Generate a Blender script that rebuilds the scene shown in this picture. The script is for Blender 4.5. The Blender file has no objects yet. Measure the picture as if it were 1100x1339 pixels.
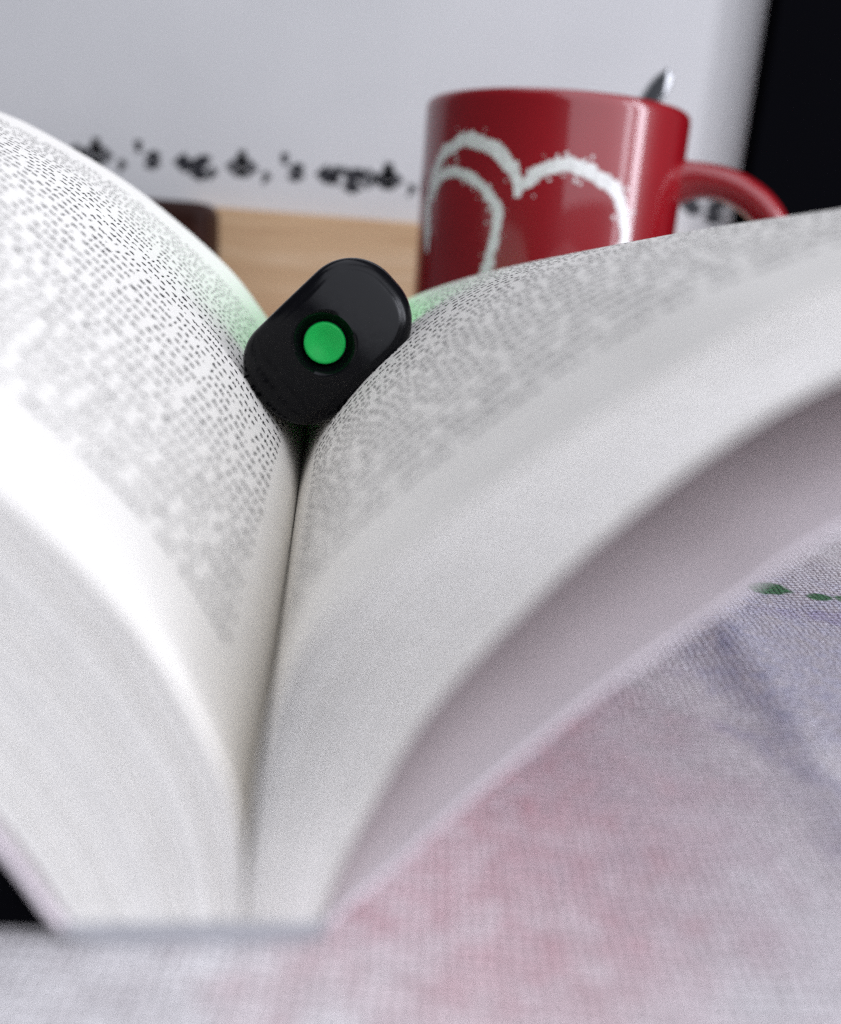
import bpy, math, random
import numpy as np
from mathutils import Vector, Matrix

random.seed(7); rng = np.random.default_rng(7)
MM = 0.001
scene = bpy.context.scene
col = scene.collection

# ------------------------------------------------------------------ camera
PITCH, ROLL, CAM_H = math.radians(-16.0), math.radians(4.5), 43.0
fwd = np.array([0, math.cos(PITCH), math.sin(PITCH)])
up0 = np.array([0, -math.sin(PITCH), math.cos(PITCH)]); r0 = np.array([1.0, 0, 0])
c_right = r0 * math.cos(ROLL) + up0 * math.sin(ROLL)
c_up = up0 * math.cos(ROLL) - r0 * math.sin(ROLL)
CAM = np.array([0, 0, CAM_H])
cam_d = bpy.data.cameras.new('camera'); cam = bpy.data.objects.new('camera', cam_d); col.objects.link(cam)
m = Matrix.Identity(4)
for i in range(3):
    m[i][0], m[i][1], m[i][2], m[i][3] = c_right[i], c_up[i], -fwd[i], CAM[i] * MM
cam.matrix_world = m
cam_d.sensor_fit = 'HORIZONTAL'; cam_d.sensor_width = 36.0; cam_d.lens = 38.95
cam_d.clip_start = 0.002; cam_d.clip_end = 20.0
cam_d.dof.use_dof = True; cam_d.dof.focus_distance = 0.136; cam_d.dof.aperture_fstop = 15.0
scene.camera = cam

# ------------------------------------------------------------------ light
world = bpy.data.worlds.new('World'); scene.world = world; world.use_nodes = True
world.node_tree.nodes['Background'].inputs[0].default_value = (0.80, 0.86, 1.0, 1)
world.node_tree.nodes['Background'].inputs[1].default_value = 0.12

def area(name, loc, target, sx, sy, power, color):
    d = bpy.data.lights.new(name, 'AREA'); d.shape = 'RECTANGLE'; d.size = sx; d.size_y = sy
    d.energy = power; d.color = color
    o = bpy.data.objects.new(name, d); col.objects.link(o)
    o.location = loc
    o.rotation_euler = (Vector(target) - Vector(loc)).to_track_quat('-Z', 'Y').to_euler()
    return o
COOL = (0.878, 0.905, 1.0)
area('window_light', (0.98, -0.09, 0.42), (0.0, -0.09, 0.42), 0.16, 0.85, 7.0, COOL)
area('window_light', (0.98, -0.36, 0.42), (0.0, -0.36, 0.42), 0.10, 0.85, 2.2, COOL)
area('room_light', (0.90, -1.10, 1.10), (0.03, 0.12, 0.05), 2.2, 2.0, 34.0, COOL)
area('ceiling_bounce_fill', (0.08, 0.10, 1.6), (0.05, 0.12, 0.0), 1.3, 1.3, 11.0, COOL)  # added overhead soft fill, stands in for light bounced off the ceiling

scene.view_settings.view_transform = 'Standard'; scene.view_settings.look = 'None'
scene.view_settings.exposure = 0.06; scene.view_settings.gamma = 1.0
scene.view_settings.use_curve_mapping = False
scene.render.engine = 'CYCLES'
scene.cycles.use_denoising = False; scene.cycles.use_adaptive_sampling = False
scene.cycles.max_bounces = 10; scene.cycles.diffuse_bounces = 6

# ------------------------------------------------------------------ helpers
def tag(o, label=None, cat=None, group=None, kind=None):
    if label: o['label'] = label
    if cat: o['category'] = cat
    if group: o['group'] = group
    if kind: o['kind'] = kind
    return o

def mesh_obj(name, V, Fc, mat, parent=None, smooth=True, sharp=None):
    me = bpy.data.meshes.new(name)
    me.from_pydata([tuple(float(c) * MM for c in v) for v in V], [], [tuple(int(i) for i in f) for f in Fc])
    me.update()
    if mat: me.materials.append(mat)
    if smooth:
        me.shade_smooth()
        if sharp: me.set_sharp_from_angle(angle=math.radians(sharp))
    o = bpy.data.objects.new(name, me); col.objects.link(o)
    if parent: o.parent = parent
    return o

def empty(name, loc=(0, 0, 0)):
    o = bpy.data.objects.new(name, None); col.objects.link(o)
    o.location = tuple(c * MM for c in loc); o.empty_display_size = 0.01
    return o

def add_mod_bevel(o, w, seg=3):
    b = o.modifiers.new('bevel', 'BEVEL'); b.width = w * MM; b.segments = seg; b.limit_method = 'ANGLE'
    return o

def box(name, x0, x1, y0, y1, z0, z1, mat, parent=None, bevel=0.0, seg=3):
    V = [(x, y, z) for x in (x0, x1) for y in (y0, y1) for z in (z0, z1)]
    Fc = [(0, 1, 3, 2), (4, 6, 7, 5), (0, 4, 5, 1), (2, 3, 7, 6), (0, 2, 6, 4), (1, 5, 7, 3)]
    o = mesh_obj(name, V, Fc, mat, parent, smooth=bevel > 0, sharp=40)
    if bevel: add_mod_bevel(o, bevel, seg)
    return o

def grid_faces(n, mm, wrap_u=False, off=0, flip=False):
    Fc = []
    for i in range(n if wrap_u else n - 1):
        for j in range(mm - 1):
            a = off + i * mm + j; b = off + ((i + 1) % n) * mm + j
            q = (a, b, b + 1, a + 1)
            Fc.append(q[::-1] if flip else q)
    return Fc

def spline(pts, n):
    """Catmull-Rom through the points, n samples evenly spread by arc length, plus total length."""
    P = np.array(pts, float); P = np.vstack([2 * P[0] - P[1], P, 2 * P[-1] - P[-2]])
    out = []
    for i in range(1, len(P) - 2):
        t = np.linspace(0, 1, 40, endpoint=False)[:, None]
        a, b, c, d = P[i - 1], P[i], P[i + 1], P[i + 2]
        out.append(0.5 * (2 * b + (c - a) * t + (2 * a - 5 * b + 4 * c - d) * t ** 2 + (3 * b - a - 3 * c + d) * t ** 3))
    Q = np.vstack(out + [P[-2][None]])
    s = np.concatenate([[0], np.cumsum(np.linalg.norm(np.diff(Q, axis=0), axis=1))])
    return Q, s

def ray_dir(px, py):
    return fwd + (px - 550.0) / 1190.0 * c_right - (py - 669.5) / 1190.0 * c_up

# ------------------------------------------------------------------ materials
class NT:
    def __init__(self, name):
        self.m = bpy.data.materials.new(name); self.m.use_nodes = True
        self.t = self.m.node_tree; self.n = self.t.nodes; self.b = self.n['Principled BSDF']
    def node(self, typ, **kw):
        nd = self.n.new(typ)
        for k, v in kw.items():
            if k.startswith('i_'):
                key = k[2:]
                nd.inputs[int(key) if key.isdigit() else key].default_value = v
            else: setattr(nd, k, v)
        return nd
    def link(self, a, b): self.t.links.new(a, b)
    def coords(self, out='Object'): return self.node('ShaderNodeTexCoord').outputs[out]
    def noise(self, scale, detail=3, rough=0.5, vec=None, dist=0.0):
        nd = self.node('ShaderNodeTexNoise'); nd.inputs['Scale'].default_value = scale
        nd.inputs['Detail'].default_value = detail; nd.inputs['Roughness'].default_value = rough
        nd.inputs['Distortion'].default_value = dist
        if vec: self.link(vec, nd.inputs['Vector'])
        return nd
    def ramp(self, fac, stops):
        nd = self.node('ShaderNodeValToRGB'); els = nd.color_ramp.elements
        while len(els) < len(stops): els.new(0.5)
        for e, (p, c) in zip(els, stops):
            e.position = p; e.color = (*c, 1) if len(c) == 3 else c
        self.link(fac, nd.inputs[0]); return nd.outputs[0]
    def mix(self, fac, a, b, mode='MIX'):
        nd = self.node('ShaderNodeMix', data_type='RGBA', blend_type=mode)
        for v, k in ((fac, 0), (a, 6), (b, 7)):
            if hasattr(v, 'is_linked'): self.link(v, nd.inputs[k])
            else: nd.inputs[k].default_value = v if not isinstance(v, tuple) else ((*v, 1) if len(v) == 3 else v)
        return nd.outputs[2]
    def math(self, op, a, b=None, c=None, clamp=False):
        nd = self.node('ShaderNodeMath', operation=op, use_clamp=clamp)
        for k, v in enumerate((a, b, c)):
            if v is None: continue
            if hasattr(v, 'is_linked'): self.link(v, nd.inputs[k])
            else: nd.inputs[k].default_value = v
        return nd.outputs[0]
    def bump(self, height, strength, dist):
        nd = self.node('ShaderNodeBump'); nd.inputs['Strength'].default_value = strength
        nd.inputs['Distance'].default_value = dist
        self.link(height, nd.inputs['Height']); self.link(nd.outputs[0], self.b.inputs['Normal'])
    def set(self, **kw):
        for k, v in kw.items():
            key = k.replace('_', ' ')
            s = self.b.inputs[key]
            if hasattr(v, 'is_linked'): self.link(v, s)
            else: s.default_value = v
        return self.m

def paper_mat(name, c0, c1, scale=240.0):
    t = NT(name); co = t.coords()
    n = t.noise(scale, 4, 0.6, co)
    c = t.ramp(n.outputs[0], [(0.3, c0), (0.7, c1)])
    t.link(c, t.b.inputs['Base Color'])
    f = t.noise(4200.0, 3, 0.6, co)
    t.bump(f.outputs[0], 0.25, 0.00006)
    return t.set(Roughness=0.75, Specular_IOR_Level=0.25)

M_page = paper_mat('page_paper', (0.80, 0.772, 0.72), (0.85, 0.822, 0.77))
M_block = paper_mat('page_edge_paper', (0.79, 0.77, 0.73), (0.86, 0.84, 0.80), 900.0)
M_cover_in = paper_mat('cover_card', (0.78, 0.71, 0.74), (0.82, 0.75, 0.78))
M_spine = paper_mat('spine_card', (0.38, 0.38, 0.40), (0.46, 0.46, 0.48))

t = NT('printing_ink'); M_ink = t.set(Base_Color=(0.012, 0.012, 0.016, 1), Roughness=0.6)

def plastic(name, c, rough, coat=0.0):
    t = NT(name); co = t.coords()
    n = t.noise(900.0, 5, 0.65, co)
    r = t.node('ShaderNodeMapRange'); r.inputs[1].default_value = 0.3; r.inputs[2].default_value = 0.75
    r.inputs[3].default_value = rough * 0.8; r.inputs[4].default_value = rough * 1.35
    t.link(n.outputs[0], r.inputs[0]); t.link(r.outputs[0], t.b.inputs['Roughness'])
    f = t.noise(2600.0, 2, 0.5, co); t.bump(f.outputs[0], 0.06, 0.00005)
    return t.set(Base_Color=(*c, 1), Coat_Weight=coat)
M_cap = plastic('black_cap_plastic', (0.0025, 0.0025, 0.0035), 0.22); M_cap.node_tree.nodes['Principled BSDF'].inputs['Specular IOR Level'].default_value = 0.16
M_plug = plastic('green_plug_plastic', (0.005, 0.40, 0.07), 0.4); M_plug.node_tree.nodes['Principled BSDF'].inputs['Specular IOR Level'].default_value = 0.25
t = NT('green_barrel_plastic')
t.set(Base_Color=(0.004, 0.90, 0.10, 1), Roughness=0.35, Specular_IOR_Level=0.2, Subsurface_Weight=1.0, Subsurface_Scale=0.012); t.b.inputs['Subsurface Radius'].default_value = (0.15, 1.0, 0.3)
M_barrel = t.m

t = NT('red_glaze')
n = t.noise(30.0, 2, 0.5, t.coords())
t.link(t.ramp(n.outputs[0], [(0.3, (0.22, 0.002, 0.006)), (0.7, (0.26, 0.003, 0.008))]), t.b.inputs['Base Color'])
M_red = t.set(Roughness=0.3, Specular_IOR_Level=0.3, Coat_Weight=0.7, Coat_Roughness=0.05)
t = NT('white_mug_print'); n = t.noise(500.0, 4, 0.6, t.coords())
t.link(t.ramp(n.outputs[0], [(0.3, (0.62, 0.60, 0.58)), (0.6, (0.80, 0.79, 0.77))]), t.b.inputs['Base Color'])
M_print = t.set(Roughness=0.3)
t = NT('white_glaze_inside'); M_white_glaze = t.set(Base_Color=(0.75, 0.74, 0.72, 1), Roughness=0.2)
t = NT('polished_steel'); M_steel = t.set(Base_Color=(0.50, 0.50, 0.51, 1), Metallic=1.0, Roughness=0.14)

t = NT('white_board'); n = t.noise(14.0, 3, 0.5, t.coords())
t.link(t.ramp(n.outputs[0], [(0.3, (0.55, 0.545, 0.545)), (0.7, (0.60, 0.592, 0.59))]), t.b.inputs['Base Color'])
M_board = t.set(Roughness=0.6)
t = NT('board_lettering'); M_letter = t.set(Base_Color=(0.015, 0.015, 0.02, 1), Roughness=0.5)

def wood(name, c0, c1, c2, rough):
    t = NT(name); co = t.coords()
    mp = t.node('ShaderNodeMapping'); mp.inputs['Scale'].default_value = (9.0, 60.0, 120.0)
    t.link(co, mp.inputs[0])
    n = t.noise(1.0, 5, 0.6, mp.outputs[0], 0.6)
    t.link(t.ramp(n.outputs[0], [(0.28, c0), (0.5, c1), (0.75, c2)]), t.b.inputs['Base Color'])
    t.bump(n.outputs[0], 0.2, 0.0004)
    return t.set(Roughness=rough)
M_wood = wood('pale_wood', (0.46, 0.28, 0.15), (0.56, 0.37, 0.21), (0.66, 0.49, 0.33), 0.45)
M_brown = wood('dark_brown_wood', (0.014, 0.004, 0.003), (0.024, 0.007, 0.004), (0.05, 0.015, 0.009), 0.5); M_brown.node_tree.nodes['Principled BSDF'].inputs['Specular IOR Level'].default_value = 0.12
t = NT('black_lacquer'); M_black = t.set(Base_Color=(0.003, 0.003, 0.004, 1), Roughness=0.5, Specular_IOR_Level=0.0)
t = NT('black_rubber'); M_rubber = t.set(Base_Color=(0.003, 0.003, 0.004, 1), Roughness=0.7, Specular_IOR_Level=0.0)

# tablecloth: white weave with faded pink and lavender print and small green leaves
t = NT('printed_cloth'); co = t.coords()
sep = t.node('ShaderNodeSeparateXYZ'); t.link(co, sep.inputs[0]); X, Y = sep.outputs[0], sep.outputs[1]
nA = t.noise(160.0, 4, 0.6, co); nB0 = t.noise(380.0, 6, 0.75, co, 0.4)
nBm = t.node('ShaderNodeMapRange'); t.link(nB0.outputs[0], nBm.inputs[0]); nBm.inputs[1].default_value = 0.33; nBm.inputs[2].default_value = 0.67; nB = nBm; nW = t.noise(45.0, 3, 0.5, co)
base = t.ramp(nB.outputs[0], [(0.0, (0.58, 0.545, 0.55)), (1.0, (0.84, 0.815, 0.815))])
def blob(cx, cy, rx, ry, wob=0.5, soft=0.5):
    dx = t.math('DIVIDE', t.math('SUBTRACT', X, cx * MM), rx * MM)
    dy = t.math('DIVIDE', t.math('SUBTRACT', Y, cy * MM), ry * MM)
    d = t.math('SQRT', t.math('ADD', t.math('MULTIPLY', dx, dx), t.math('MULTIPLY', dy, dy)))
    d = t.math('ADD', d, t.math('MULTIPLY', t.math('SUBTRACT', nA.outputs[0], 0.5), wob * 2))
    return t.math('DIVIDE', t.math('SUBTRACT', 1.0 + soft * 0.5, d), soft, clamp=True)
c = base
pk = t.math('MULTIPLY', blob(7, 67, 15, 28, 0.9, 1.1), t.math('ADD', 0.32, t.math('MULTIPLY', t.math('SUBTRACT', 1.0, nB.outputs[0]), 0.75)))
c = t.mix(t.math('MULTIPLY', pk, 0.72), c, (0.62, 0.31, 0.345))
pk2 = t.math('MULTIPLY', blob(22, 72, 14, 22, 1.0, 1.0), nB.outputs[0])
c = t.mix(t.math('MULTIPLY', pk2, 0.7), c, (0.42, 0.31, 0.35))
lv = blob(62, 100, 26, 34, 0.5, 0.5)
c = t.mix(t.math('MULTIPLY', lv, t.math('MULTIPLY', nB.outputs[0], 0.7)), c, (0.36, 0.37, 0.54))
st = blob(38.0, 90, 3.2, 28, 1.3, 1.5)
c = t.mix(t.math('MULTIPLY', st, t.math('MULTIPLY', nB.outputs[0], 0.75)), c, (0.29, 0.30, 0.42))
for (lx, ly, rx, ry) in ((52.6, 127.6, 3.4, 2.2), (59.0, 125.4, 2.0, 1.4), (63.5, 125.2, 2.4, 1.6)):
    lf = t.math('MULTIPLY', blob(lx, ly, rx, ry, 0.9, 0.35), t.math('ADD', 0.7, nB.outputs[0]), clamp=True)
    c = t.mix(t.math('MULTIPLY', lf, 0.92), c, (0.018, 0.15, 0.035))
vi = blob(58, 118, 8, 2.2, 0.8, 0.6)
c = t.mix(t.math('MULTIPLY', vi, t.math('MULTIPLY', nB.outputs[0], 0.5)), c, (0.30, 0.22, 0.50))
# threads of the weave
def threads(axis, pitch):
    w = t.noise(420.0, 4, 0.6, co)
    a = t.math('ADD', t.math('MULTIPLY', axis, 2 * math.pi / (pitch * MM)), t.math('MULTIPLY', w.outputs[0], 9.0))
    return t.math('ADD', 0.5, t.math('MULTIPLY', t.math('SINE', a), 0.5))
wv = t.math('ADD', t.math('MULTIPLY', threads(X, 0.85), 0.4), t.math('MULTIPLY', threads(Y, 1.0), 0.8))
hgt = t.math('ADD', wv, t.math('MULTIPLY', t.noise(1600.0, 3, 0.6, co).outputs[0], 1.4))
c = t.mix(0.28, c, t.mix(wv, (0.5, 0.49, 0.52), (1.0, 1.0, 1.0)), 'MULTIPLY')
t.link(c, t.b.inputs['Base Color'])
t.bump(hgt, 1.0, 0.00036)
M_cloth = t.set(Roughness=0.95, Specular_IOR_Level=0.1, Sheen_Weight=0.1)

# ------------------------------------------------------------------ tablecloth
xs = np.concatenate([np.linspace(-420, -60, 30, endpoint=False), np.linspace(-60, 140, 160, endpoint=False), np.linspace(140, 420, 30)])
ys = np.concatenate([np.linspace(-200, 20, 20, endpoint=False), np.linspace(20, 190, 140, endpoint=False), np.linspace(190, 620, 40)])
V = []
def cloth_z(x, y):
    b = math.exp(-((x - 39.5 - 0.03 * (y - 90)) / 3.0) ** 2) * 0.9 * math.exp(-((y - 90) / 60.0) ** 2)
    b2 = math.exp(-((x - 46 + 0.10 * (y - 90)) / 5.0) ** 2) * 0.7 * math.exp(-((y - 80) / 50.0) ** 2)
    w = 0.25 * math.sin(x * 0.13 + 0.6) * math.sin(y * 0.09 + 0.3) + 0.12 * math.sin(x * 0.41 + y * 0.17)
    fl = 1.0 / (1.0 + math.exp(-(x - 14) / 4.0)) if y < 240 else 0.0   # lies flat under the book and the things behind
    return -1.0 + (b + b2 + w) * fl
for x in xs:
    for y in ys:
        V.append((x, y, cloth_z(x, y)))
top_n = len(V)
cloth = mesh_obj('tablecloth', V, grid_faces(len(xs), len(ys)), M_cloth)
sol = cloth.modifiers.new('thickness', 'SOLIDIFY'); sol.thickness = 0.6 * MM; sol.offset = -1
tag(cloth, 'white woven tablecloth with faded pink and lavender floral print and green leaves', 'tablecloth')

# ------------------------------------------------------------------ book
PSI = math.radians(6.6)
BO = np.array([-9.3, 49.0, -0.2])
b_ax = np.array([-math.sin(PSI), math.cos(PSI), 0]); b_lat = np.array([math.cos(PSI), math.sin(PSI), 0])
def book_pt(u, v, z):
    return BO + u * b_lat + v * b_ax + np.array([0, 0, z])
BOOK_LEN, PAGE_W = 165.0, 112.0
# cross-sections (lateral, height) at three places along the spine: tail, middle, head
LT0 = [(-0.08, 0.7), (-0.09, 2.4), (-0.1, 4.2), (-0.2, 5.4), (-0.4, 7.2), (-1.4, 11), (-3.2, 15.1), (-5.6, 19.5), (-8.5, 23.5), (-13.7, 28.8), (-24, 38), (-38, 48), (-56, 56.5), (-78, 63), (-105, 67)]
LT1 = [(-0.08, 0.7), (-0.09, 2.4), (-0.1, 4.2), (-0.35, 6), (-0.9, 9), (-2.6, 14), (-5.9, 19), (-10.0, 25), (-15.4, 31), (-25, 40), (-38, 50), (-57, 58.5), (-78, 65), (-105, 69)]
LT2 = [(-0.08, 0.7), (-0.09, 2.4), (-0.1, 4.2), (-0.35, 6), (-1.2, 10), (-3.8, 17), (-10.2, 25.6), (-19, 36), (-32.4, 46.7), (-43.7, 54.0), (-57.8, 61.0), (-66.9, 64.4), (-85, 69), (-108, 72)]
LB0 = [(-10.6, 0.7), (-11.6, 2.6), (-12.4, 4.3), (-14.4, 7.7), (-19, 14), (-29, 24), (-44, 36), (-62, 45.5), (-84, 52), (-110, 56)]
LB1 = [(-10.6, 0.7), (-11.6, 2.6), (-12.4, 4.3), (-14.6, 8.0), (-20, 15), (-30, 26), (-44, 38), (-62, 47.5), (-84, 54), (-110, 58)]
LB2 = [(-10.6, 0.7), (-11.8, 2.6), (-12.8, 4.6), (-15.6, 9.0), (-21, 17), (-30, 28), (-44, 41), (-60, 50), (-82, 57), (-110, 61)]
RT0 = [(0.08, 0.7), (0.09, 2.4), (0.12, 4.2), (0.4, 7.0), (0.8, 12.1), (2.0, 17.8), (4.5, 22.3), (9.9, 27.5), (17.7, 33.9), (26.2, 40.0), (31.8, 43.0), (45, 48.5), (62, 53), (82, 55.5), (110, 57)]
RT1 = [(0.08, 0.7), (0.09, 2.4), (0.12, 4.2), (0.6, 6.4), (1.4, 9.5), (3.0, 14.0), (5.6, 18.6), (10.0, 24.6), (15.5, 30.2), (23, 36.4), (34, 42.2), (52, 47.6), (69, 50.4), (81, 52.4), (110, 54)]
RT2 = [(0.08, 0.7), (0.09, 2.4), (0.12, 4.2), (0.6, 6.4), (1.6, 10), (4.2, 16), (9, 22.2), (16, 28.4), (23.6, 33.2), (36.6, 38.4), (48, 41.2), (62, 43.3), (80, 45), (110, 46.5)]
RB0 = [(4.9, 0.7), (5.2, 2.2), (5.8, 4.4), (7.5, 8.9), (10.8, 16.0), (15.8, 22.7), (20.7, 28.2), (26.8, 33.8), (32.9, 38.0), (46, 44.6), (63, 49.5), (83, 52.2), (112, 53.5)]
RB1 = [(4.9, 0.7), (5.2, 2.2), (5.8, 4.2), (7.6, 8.0), (11.2, 14.4), (17, 21.5), (24, 28.0), (35, 35.4), (52, 42), (70, 45.6), (112, 49)]
RB2 = [(4.9, 0.7), (5.2, 2.2), (5.9, 4.0), (8.0, 7.6), (12.2, 13.4), (19, 19.4), (27, 25.0), (40, 30.8), (56, 34.8), (75, 37.5), (112, 40)]
# covers
LC0 = [(-11.0, 0.35), (-12.2, 2.0), (-13.2, 3.9), (-15.4, 7.4), (-20.6, 14), (-31, 24), (-46, 35.2), (-64, 44), (-86, 50.4), (-112, 54)]
LC2 = [(-11.0, 0.35), (-12.4, 2.0), (-13.7, 4.2), (-16.8, 8.8), (-22.4, 17), (-31.6, 27.5), (-45.6, 40), (-62, 48.6), (-84, 55), (-112, 58.6)]
RC0 = [(5.1, 0.35), (5.9, 1.6), (9.6, 5.6), (13.2, 9.7), (17.7, 14.4), (22, 18.7), (28.5, 24.2), (34.7, 29.3), (50, 38), (70, 44), (112, 48)]
RC2 = [(5.1, 0.35), (6.2, 1.6), (10, 5.0), (15, 9.4), (22, 15.0), (32, 21.6), (46, 27.6), (66, 32.5), (112, 36)]

NS = 225
def sampled(keys, width=PAGE_W):
    out = []
    for pts in keys:
        Q, s = spline(pts, 0)
        ss = np.linspace(0, 1, NS) * width
        out.append(np.stack([np.interp(ss, s, Q[:, 0]), np.interp(ss, s, Q[:, 1])], -1))
    return out
def blend(cs, v):
    """quadratic through tail, middle (v=92) and head sections"""
    if len(cs) == 2:
        k = v / BOOK_LEN; return cs[0] * (1 - k) + cs[1] * k
    v0, v1, v2 = 0.0, 92.0, BOOK_LEN
    l0 = (v - v1) * (v - v2) / ((v0 - v1) * (v0 - v2)); l1 = (v - v0) * (v - v2) / ((v1 - v0) * (v1 - v2)); l2 = (v - v0) * (v - v1) / ((v2 - v0) * (v2 - v1))
    return cs[0] * l0 + cs[1] * l1 + cs[2] * l2
cLT, cLB = sampled([LT0, LT1, LT2]), sampled([LB0, LB1, LB2])
cRT, cRB = sampled([RT0, RT1, RT2]), sampled([RB0, RB1, RB2])

book = empty('open_book', BO)
def to_local(V): return np.array(V) - BO

def sheet(profile_of_v, vs, step, thick, sgn):
    """closed thin leaf: profile_of_v(v) -> NS x 2; thick = paper thickness (mm); returns verts, faces in book-local space"""
    idx = np.unique(np.concatenate([np.arange(0, NS, step), [NS - 1]]))
    V = []
    for side in (0, 1):
        for v in vs:
            p = profile_of_v(v)
            d = np.gradient(p, axis=0); nrm = np.stack([-d[:, 1], d[:, 0]], -1); nrm /= np.linalg.norm(nrm, axis=1)[:, None] + 1e-9
            if sgn < 0: nrm = -nrm
            q = p - nrm * thick * side
            for k in idx: V.append(book_pt(q[k, 0], v, q[k, 1]))
    n, mm = len(vs), len(idx)
    off = n * mm
    Fc = grid_faces(n, mm, flip=(sgn > 0)) + grid_faces(n, mm, off=off, flip=(sgn < 0))
    def rim(a_list):
        for a, b in zip(a_list[:-1], a_list[1:]):
            Fc.append((a, b, b + off, a + off))
    rim([j for j in range(mm)]); rim([(n - 1) * mm + j for j in range(mm)])
    rim([i * mm for i in range(n)]); rim([i * mm + mm - 1 for i in range(n)])
    return to_local(V), Fc

def shift_tail(prof, dv):
    return prof

def make_half(cT, cB, n_leaves, sgn, thick):
    # top leaf with the print
    V, Fc = sheet(lambda v: blend(cT, v), np.linspace(0.0, BOOK_LEN, 60), 1, 0.09, sgn)
    page = mesh_obj('page', V, Fc, M_page, book, smooth=True, sharp=50)
    # the block of leaves beneath
    VV, FF = [], []
    base = 0
    for k in range(1, n_leaves + 1):
        f = (k + rng.normal(0, 0.12)) / (n_leaves + 0.3)
        f = min(max(f, 0.0), 1.0)
        lo = abs(rng.normal(0, 0.05)) + (rng.uniform(0.08, 0.22) if rng.random() < 0.16 else 0.0)
        wj = 0.0
        vs = [lo, 30, 60, 92, 125, BOOK_LEN - 0.1 + rng.normal(0, 0.05)]
        V, Fc = sheet(lambda v: blend(cT, v) * (1 - f) + blend(cB, v) * f, vs, 4, thick, sgn)
        VV.append(V); FF += [tuple(i + base for i in q) for q in Fc]; base += len(V)
    block = mesh_obj('page_block', np.vstack(VV), FF, M_block, book, smooth=True, sharp=50)
    tag(block, kind='stuff')
    return page, block
pageL, blockL = make_half(cLT, cLB, 76, -1, 0.128)
pageR, blockR = make_half(cRT, cRB, 44, 1, 0.10)

# cover: two boards and the spine
for (cs, sgn) in ((sampled([LC0, LC2], 114.0), -1), (sampled([RC0, RC2], 114.0), 1)):
    V, Fc = sheet(lambda v: blend(cs, v), np.linspace(-0.2, BOOK_LEN + 0.4, 14), 2, 0.32, sgn)
    mesh_obj('cover', V, Fc, M_cover_in, book, smooth=True, sharp=50)
TZ = -1.0       # level of the cloth
def prism(sec, v0, v1):
    n = len(sec); V = [book_pt(u, v, z) for v in (v0, v1) for (u, z) in sec]
    return to_local(V), [tuple(range(n)), tuple(range(n, 2 * n))[::-1]] + [(k, k + n, (k + 1) % n + n, (k + 1) % n) for k in range(n)]
sec = [(5.2, 0.62), (-11.1, 0.62), (-11.4, 0.3), (-11.2, -0.15), (-10.2, -0.55), (-8, -0.74), (2.2, -0.74), (4.3, -0.55), (5.2, -0.15), (5.4, 0.3)]
V, Fc = prism(sec, -0.2, BOOK_LEN + 0.4)
mesh_obj('spine', V, Fc, M_spine, book, smooth=False)

# ---- the printed lines, letter by letter, laid on the page surface
glyphs = {}
def glyph(ch, bold=0.042):
    if (ch, bold) in glyphs: return glyphs[ch, bold]
    cu = bpy.data.curves.new('glyph', 'FONT'); cu.body = ch; cu.resolution_u = 1; cu.size = 1.0; cu.offset = bold
    o = bpy.data.objects.new('glyph', cu)
    me = o.to_mesh()
    v = np.array([w.co[:2] for w in me.vertices]) if len(me.vertices) else np.zeros((0, 2))
    f = [tuple(p.vertices) for p in me.polygons]
    o.to_mesh_clear()
    bpy.data.objects.remove(o); bpy.data.curves.remove(cu)
    w = (v[:, 0].max() if len(v) else 0.25)
    glyphs[ch, bold] = (v, f, w)
    return glyphs[ch, bold]
SYL = 'an be co da el fi go ha in jo ka lo mi na or pe qu ra se ti un ve wa xi yo za th st er on al is'.split()
def word():
    return ''.join(random.choice(SYL) for _ in range(random.choice((1, 1, 2, 2, 2, 3, 3, 4))))
def surf(cs, s, v):
    p = blend(cs, v); k = s / PAGE_W * (NS - 1); i = int(min(max(k, 0), NS - 2)); a = k - i
    q = p[i] * (1 - a) + p[i + 1] * a
    d = p[i + 1] - p[i]; n = np.array([-d[1], d[0]]) / np.hypot(*d)
    return q, n
def print_page(cs, page, sgn):
    SIZE, LEAD, IN, OUT, TAIL, HEAD = 1.95, 3.75, 13.0, 12.0, 11.0, 22.0
    ADV = 1.30
    adv = lambda ch: ADV * (0.55 + 0.8 * glyph(ch)[2])
    V, Fc = [], []
    nl = int((BOOK_LEN - TAIL - HEAD) / LEAD)
    for li in range(nl):
        vb = BOOK_LEN - HEAD - 2.0 - li * LEAD
        x = 4.0 if random.random() < 0.06 else 0.0
        xmax = PAGE_W - IN - OUT
        if sgn > 0 and random.random() < 0.03: xmax *= random.uniform(0.25, 0.9)
        words, tot = [], x
        while True:
            wd = word()
            if random.random() < 0.06: wd = wd.capitalize()
            if random.random() < 0.13: wd += random.choice(',.,.;')
            wl = sum(adv(ch) for ch in wd)
            if tot + wl > xmax: break
            words.append(wd); tot += wl + ADV * 0.5
        gap = ADV * 0.5 + max(0.0, (xmax - tot)) / max(len(words) - 1, 1)      # justified lines
        for wd in words:
            for ch in wd:
                gv, gf, gw = glyph(ch)
                base = len(V)
                for (gx, gy) in gv:
                    xx = x + (adv(ch) - gw * SIZE) / 2 + gx * SIZE; vv = vb + gy * SIZE
                    s = (IN + xx) if sgn > 0 else (PAGE_W - OUT - xx)
                    q, n = surf(cs, s, vv)
                    if sgn < 0: n = -n
                    q = q + n * 0.03
                    V.append(book_pt(q[0], vv, q[1]))
                Fc += [tuple(i + base for i in f) for f in gf]
                x += adv(ch)
            x += gap
    o = mesh_obj('printed_text', to_local(V), Fc, M_ink, page, smooth=False)
    tag(o, kind='stuff')
print_page(cLT, pageL, -1); print_page(cRT, pageR, 1)
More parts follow.
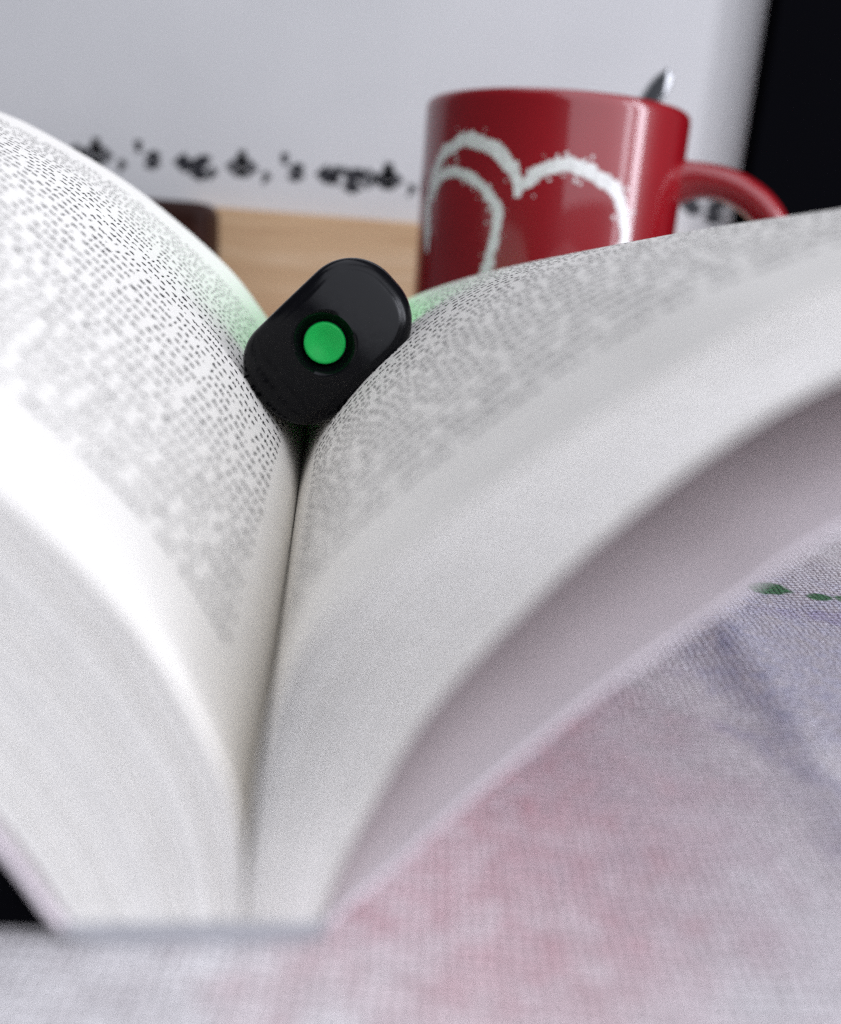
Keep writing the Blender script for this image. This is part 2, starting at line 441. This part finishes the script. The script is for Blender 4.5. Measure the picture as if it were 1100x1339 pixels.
tag(book, 'thick open paperback book with white printed pages standing on its spine', 'book')

# ------------------------------------------------------------------ black slab under the raised cover
sec = [(-85, -0.8), (-12.6, -0.8), (-12.9, 0.4), (-14.3, 3.2), (-16.6, 6.8), (-18.0, 7.8), (-85, 7.8)]
V, Fc = prism(sec, 0.9, 46.0)
V2 = mesh_obj('black_slab', V + BO, Fc, M_rubber, smooth=True, sharp=30); add_mod_bevel(V2, 0.4)
tag(V2, 'flat black slab with a slanted edge wedged under the raised book cover', 'slab')

# ------------------------------------------------------------------ highlighter
hl = empty('highlighter')
HC = np.array([-15.9, 137.6, 28.6])                     # centre of the cap face
NA = 192
def stadium(th, a, b, p):
    """superellipse radius"""
    c, s = math.cos(th), math.sin(th)
    lo, hi = 0.0, a + b
    rad = max(p - (13.7 - a), 0.3)
    for _ in range(40):                       # rounded rectangle: march along the ray by bisection on its signed distance
        mid = (lo + hi) / 2; qx, qz = abs(mid * c) - (a - rad), abs(mid * s) - (b - rad)
        d = math.hypot(max(qx, 0), max(qz, 0)) + min(max(qx, qz), 0) - rad
        if d > 0: hi = mid
        else: lo = mid
    return (lo + hi) / 2
A_, B_, P_ = 13.7, 8.5, 7.6
ths = [2 * math.pi * i / NA for i in range(NA)]
BUT = (-0.05, 0.35)
def ring(scale_in, y, circ=0.0, rc=0.0):
    """scale_in: offset inwards in mm; circ blends to a circle of radius rc round the plug"""
    out = []
    for th in ths:
        r = stadium(th, A_ - scale_in, B_ - scale_in, P_)
        x, z = r * math.cos(th), r * math.sin(th)
        cx, cz = BUT[0] + rc * math.cos(th), BUT[1] + rc * math.sin(th)
        out.append((x * (1 - circ) + cx * circ, y, z * (1 - circ) + cz * circ))
    return out
def dome(x):      # the end face bows towards the viewer (-y) along its long side
    return -3.9 * max(0.0, 1 - (abs(x) / A_) ** 2.2)
rings = [ring(0.45, 15.0), ring(0.0, 14.2), ring(0.0, 5.0)]
for inset, by in ((0.0, 1.7), (0.1, 1.15), (0.32, 0.72), (0.65, 0.42), (1.05, 0.25), (1.45, 0.16), (1.7, 0.11), (1.9, 0.02), (2.15, 0.0)):
    rings.append([(x, by + dome(x), z) for (x, y, z) in ring(inset, 0.0)])
for k in range(1, 17):
    rings.append([(x, dome(x), z) for (x, y, z) in ring(2.2, 0.0, (k / 16.0) ** 0.9, 4.75)])
yb = sum(p[1] for p in rings[-1]) / NA
rings.append([(x, yb * 0.5 + y * 0.5 + 0.12, z) for (x, y, z) in ring(0, yb, 1.0, 4.5)])
rings.append(ring(0, yb + 0.8, 1.0, 4.15)); rings.append(ring(0, yb + 1.6, 1.0, 3.5)); rings.append(ring(0, yb + 3.0, 1.0, 3.3)); rings.append(ring(0, yb + 3.0, 1.0, 0.5))
V = [p for r in rings for p in r]
Fc = []
for i in range(len(rings) - 1):
    for j in range(NA):
        a, b = i * NA + j, i * NA + (j + 1) % NA
        Fc.append((a, b, b + NA, a + NA))
Fc.append(tuple(range((len(rings) - 1) * NA, len(rings) * NA)))
cap = mesh_obj('cap', V, Fc, M_cap, hl, smooth=True, sharp=60)
# green plug in the hole of the cap
V, Fc = [], []
prof = [(3.1, 3.2), (3.1, 0.75), (3.04, 0.52), (2.9, 0.38), (2.6, 0.40), (1.5, 0.78), (0.5, 0.92)]
for (r, dy) in prof:
    for th in ths: V.append((BUT[0] + r * math.cos(th), yb + 0.55 + dy, BUT[1] + r * math.sin(th)))
for i in range(len(prof) - 1):
    for j in range(NA):
        a, b = i * NA + j, i * NA + (j + 1) % NA; Fc.append((a, b, b + NA, a + NA))
Fc.append(tuple(range((len(prof) - 1) * NA, len(prof) * NA)))
mesh_obj('plug', V, Fc, M_plug, hl, smooth=True, sharp=50)
# barrel behind the cap
rings = [ring(1.6, 13.0), ring(0.6, 15.2), ring(0.45, 15.5), ring(0.45, 20), ring(0.5, 70), ring(0.6, 96), ring(1.2, 101), ring(2.4, 103.4), ring(4.5, 104.6), ring(7.0, 105)]
V = [p for r in rings for p in r]; Fc = [tuple(range(NA))]
for i in range(len(rings) - 1):
    for j in range(NA):
        a, b = i * NA + j, i * NA + (j + 1) % NA; Fc.append((a, b, b + NA, a + NA))
Fc.append(tuple(range((len(rings) - 1) * NA, len(rings) * NA)))
mesh_obj('barrel', V, Fc, M_barrel, hl, smooth=True, sharp=60)
hl.location = tuple(HC * MM)
# long side of the cap leans up to the right; axis runs along the gutter with its far end a little raised
Rz = Matrix.Rotation(math.radians(6.6 - 2.4), 3, 'Z'); Rx = Matrix.Rotation(math.radians(-1.3), 3, 'X'); Ry = Matrix.Rotation(math.radians(-46.5), 3, 'Y')
hl.rotation_euler = (Rz @ Rx @ Ry).to_euler()
tag(hl, 'black capped highlighter pen with green barrel and round green plug lying in the book gutter', 'highlighter')

# ------------------------------------------------------------------ mug
MC, MR, MH = np.array([31.5, 297.0]), 39.4, 87.2
mug = empty('coffee_mug', (MC[0], MC[1], TZ))
NM = 128
def lathe(name, prof, mat, parent, n=NM, close=True):
    V, Fc = [], []
    for (r, z) in prof:
        for i in range(n):
            a = 2 * math.pi * i / n; V.append((r * math.cos(a), r * math.sin(a), z))
    for k in range(len(prof) - 1):
        for i in range(n):
            a, b = k * n + i, k * n + (i + 1) % n; Fc.append((a, b, b + n, a + n))
    Fc.append(tuple(range(n))[::-1]); Fc.append(tuple(range((len(prof) - 1) * n, len(prof) * n)))
    return mesh_obj(name, V, Fc, mat, parent, smooth=True, sharp=50)
prof = [(33, 1.2), (33.5, 0.0), (36, 0.0), (38.3, 1.2), (39.2, 4), (MR, 9), (MR, MH - 3), (MR - 0.15, MH - 1.2), (MR - 0.9, MH - 0.2), (MR - 1.9, MH), (MR - 2.9, MH - 0.5), (MR - 3.4, MH - 1.8), (MR - 3.5, 12), (MR - 5.5, 7), (MR - 10, 5), (5, 4.6)]
lathe('body', prof, M_red, mug)
# handle: flattened tube, D shaped
hp = [(MR - 2, 69), (MR + 6, 69.8), (MR + 15, 68.2), (MR + 24, 62.5), (MR + 30, 53), (MR + 31.5, 42), (MR + 28.5, 31), (MR + 21, 23), (MR + 10, 19.5), (MR - 2, 19)]
Q, s = spline(hp, 0); ss = np.linspace(0, s[-1], 48)
hx, hz = np.interp(ss, s, Q[:, 0]), np.interp(ss, s, Q[:, 1])
V, Fc = [], []
for i in range(48):
    d = np.array([hx[min(i + 1, 47)] - hx[max(i - 1, 0)], hz[min(i + 1, 47)] - hz[max(i - 1, 0)]]); d /= np.hypot(*d)
    nx, nz = -d[1], d[0]
    e = min(i, 47 - i); fl = 1.0 + 0.55 * math.exp(-e / 2.2)
    for j in range(20):
        a = 2 * math.pi * j / 20
        rr, w = 4.7 * fl * math.cos(a), 6.2 * (1 + 0.15 * (fl - 1)) * math.sin(a)
        V.append((hx[i] + nx * rr, w, hz[i] + nz * rr))
for i in range(47):
    for j in range(20):
        a, b = i * 20 + j, i * 20 + (j + 1) % 20; Fc.append((a, b, b + 20, a + 20))
hd = mesh_obj('handle', V, Fc, M_red, mug)
hd.rotation_euler = (0, 0, math.radians(-14))
# white brushed hearts printed round the wall
def on_mug(px, py, r):
    d = ray_dir(px, py); o = CAM - np.array([MC[0], MC[1], 0])
    a = d[0] ** 2 + d[1] ** 2; b = 2 * (o[0] * d[0] + o[1] * d[1]); cc = o[0] ** 2 + o[1] ** 2 - r * r
    disc = max(b * b - 4 * a * cc, 0.0); tt = (-b - math.sqrt(disc)) / (2 * a); P = o + d * tt
    return math.atan2(P[1], P[0]) * r, P[2] - TZ
strokes = [
    ([(559, 330), (559, 309), (562, 256), (577, 207), (596, 188), (614, 181), (646, 195), (667, 216), (677, 236), (676, 258)], 1.65),
    ([(683, 246), (702, 228), (722, 219), (745, 216), (780, 230), (804, 250), (815, 280), (817, 317), (806, 360), (780, 400), (745, 440), (700, 480)], 1.7),
    ([(567, 262), (572, 240), (580, 229), (590, 225), (603, 227), (626, 239), (646, 265), (649, 291), (645, 320), (636, 350), (620, 385), (600, 420)], 1.35)]
V, Fc = [], []
def put(a_r, z, lift):
    r = MR + 0.06 + lift; a = a_r / MR; V.append((r * math.cos(a), r * math.sin(a), z)); return len(V) - 1
for li, (pts, hw) in enumerate(strokes):
    P = [on_mug(px, py, MR) for px, py in pts]
    Q, s = spline(P, 0); n = int(s[-1] / 0.45); ss = np.linspace(0, s[-1], n)
    qx, qz = np.interp(ss, s, Q[:, 0]), np.interp(ss, s, Q[:, 1])
    prev = None; wl = wr = hw
    for i in range(n):
        d = np.array([qx[min(i + 1, n - 1)] - qx[max(i - 1, 0)], qz[min(i + 1, n - 1)] - qz[max(i - 1, 0)]]); d /= np.hypot(*d) + 1e-9
        taper = min(1.0, 0.45 + i * 0.06, 0.45 + (n - 1 - i) * 0.06)
        wl = 0.7 * wl + 0.3 * hw * random.uniform(0.3, 1.9); wr = 0.7 * wr + 0.3 * hw * random.uniform(0.4, 1.6)
        row = [put(qx[i] - d[1] * o, qz[i] + d[0] * o, 0.02 * li) for o in (wl * taper, wl * taper * 0.4, -wr * taper * 0.4, -wr * taper)]
        if prev: Fc += [(prev[k], row[k], row[k + 1], prev[k + 1]) for k in range(3)]
        prev = row
        if random.random() < 0.2:       # flecks beside the stroke
            side = random.choice((-1, 1, 1)); off = side * (hw + random.uniform(0.0, 2.0)); rr = random.uniform(0.15, 0.6) 
            cx, cz = qx[i] - d[1] * off, qz[i] + d[0] * off; k0 = len(V)
            for q in range(7): put(cx + rr * random.uniform(0.6, 1.3) * math.cos(q * 0.898), cz + rr * random.uniform(0.6, 1.4) * math.sin(q * 0.898), 0.03 + 0.02 * li)
            Fc.append(tuple(range(k0, k0 + 7)))
mesh_obj('heart_print', V, Fc, M_print, mug, smooth=True)
tag(mug, 'glossy red mug with white brushed hearts standing behind the open book', 'mug')

# ------------------------------------------------------------------ teaspoon standing in the mug
sp_b, sp_t = np.array([12.0, 298.0, 7.5]), np.array([65.5, 307.0, 101.5])
axis = (sp_t - sp_b); Ls = np.linalg.norm(axis); axis /= Ls
side = np.cross(axis, np.array([-0.9, -1.0, 0.1])); side /= np.linalg.norm(side); nrm = np.cross(side, axis)
V, Fc = [], []
n = 70
for i in range(n):
    f = i / (n - 1); sdist = f * Ls
    if f < 0.26: w = 9.5 * math.sqrt(max(0.02, 1 - ((f - 0.13) / 0.13) ** 2)); cup = 3.0 * max(0.0, 1 - ((f - 0.13) / 0.13) ** 2)
    else:
        w = 1.9 + 2.3 * ((f - 0.26) / 0.74) ** 1.5; cup = -0.25
        if f > 0.93: w *= math.sqrt(max(0.01, 1 - ((f - 0.93) / 0.071) ** 2))
    if 0.24 < f < 0.32: w = max(w, 1.9)
    for face in (0, 1):
        for j in range(9):
            x = -1 + 2 * j / 8
            h = cup * (x * x - 1) + (0.75 if face else -0.75) * (1 - 0.7 * x * x) + (0.5 * (1 - x * x) if f > 0.3 and face else 0)
            V.append(tuple(sp_b + axis * sdist + side * w * x + nrm * h))
for i in range(n - 1):
    for face in (0, 1):
        for j in range(8):
            a = i * 18 + face * 9 + j; q = (a, a + 1, a + 19, a + 18); Fc.append(q if face else q[::-1])
    for j0 in (0, 8):
        a = i * 18 + j0; Fc.append((a, a + 9, a + 27, a + 18))
for i in (0, n - 1): Fc.append(tuple([i * 18 + j for j in range(9)] + [i * 18 + 9 + j for j in range(8, -1, -1)]))
spn = mesh_obj('teaspoon', V, Fc, M_steel, smooth=True, sharp=60)
tag(spn, 'polished steel teaspoon standing in the red mug', 'spoon')

# ------------------------------------------------------------------ things behind the mug
BY = 437.0
wb = box('wooden_box', -116, 112, BY - 10, BY + 60, TZ, 54.6, M_wood, bevel=1.2)
tag(wb, 'pale wooden box with the white lettered board standing on it', 'box')
board = empty('lettered_board', (-40, BY, 54.7))
pl = box('panel', -330 + 40, 150 + 40, 0, 4, 0, 260, M_board, board, bevel=0.5)
letters = [('o', 100), ('d', 117), ('b', 135), (',', 160), ("'", 181), ('s', 200), ('e', 241), ('g', 262), (',', 279), ('d', 308), ('b', 325), (',', 349), ("'", 372), ('s', 388), ('e', 427), ('r', 446), ('g', 462), ('o', 483), ('d', 500), ('b', 515), (',', 540), ('e', 905), ('g', 936)]
for ch, px in letters:
    py = 199 + (px - 120) * (262 - 195) / 785.0
    d = ray_dir(px, py); tt = (BY - 0.15) / d[1]; P = CAM + d * tt
    gv, gf, gw = glyph(ch, 0.05); SZ = 14.5
    w = gv[:, 0].max() + gv[:, 0].min()
    mesh_obj('letter', [(P[0] + (gx - w / 2) * SZ * 1.25 + 40, -0.15, P[2] - 54.7 + (gy - 0.30) * SZ) for gx, gy in gv], gf, M_letter, board, smooth=False)
tag(board, 'white board with one row of black lettering behind the red mug', 'board')

db = box('dark_wooden_block', -215, -98.5, 398, 424, TZ, 55.5, M_brown, bevel=6.0, seg=5)
tag(db, 'dark brown wooden block with rounded corners beside the pale wooden box', 'block')
bp = box('black_cabinet', 131, 330, 424, 600, TZ, 420, M_black, bevel=2.0)
tag(bp, 'tall black cabinet side standing next to the white lettered board', 'cabinet')
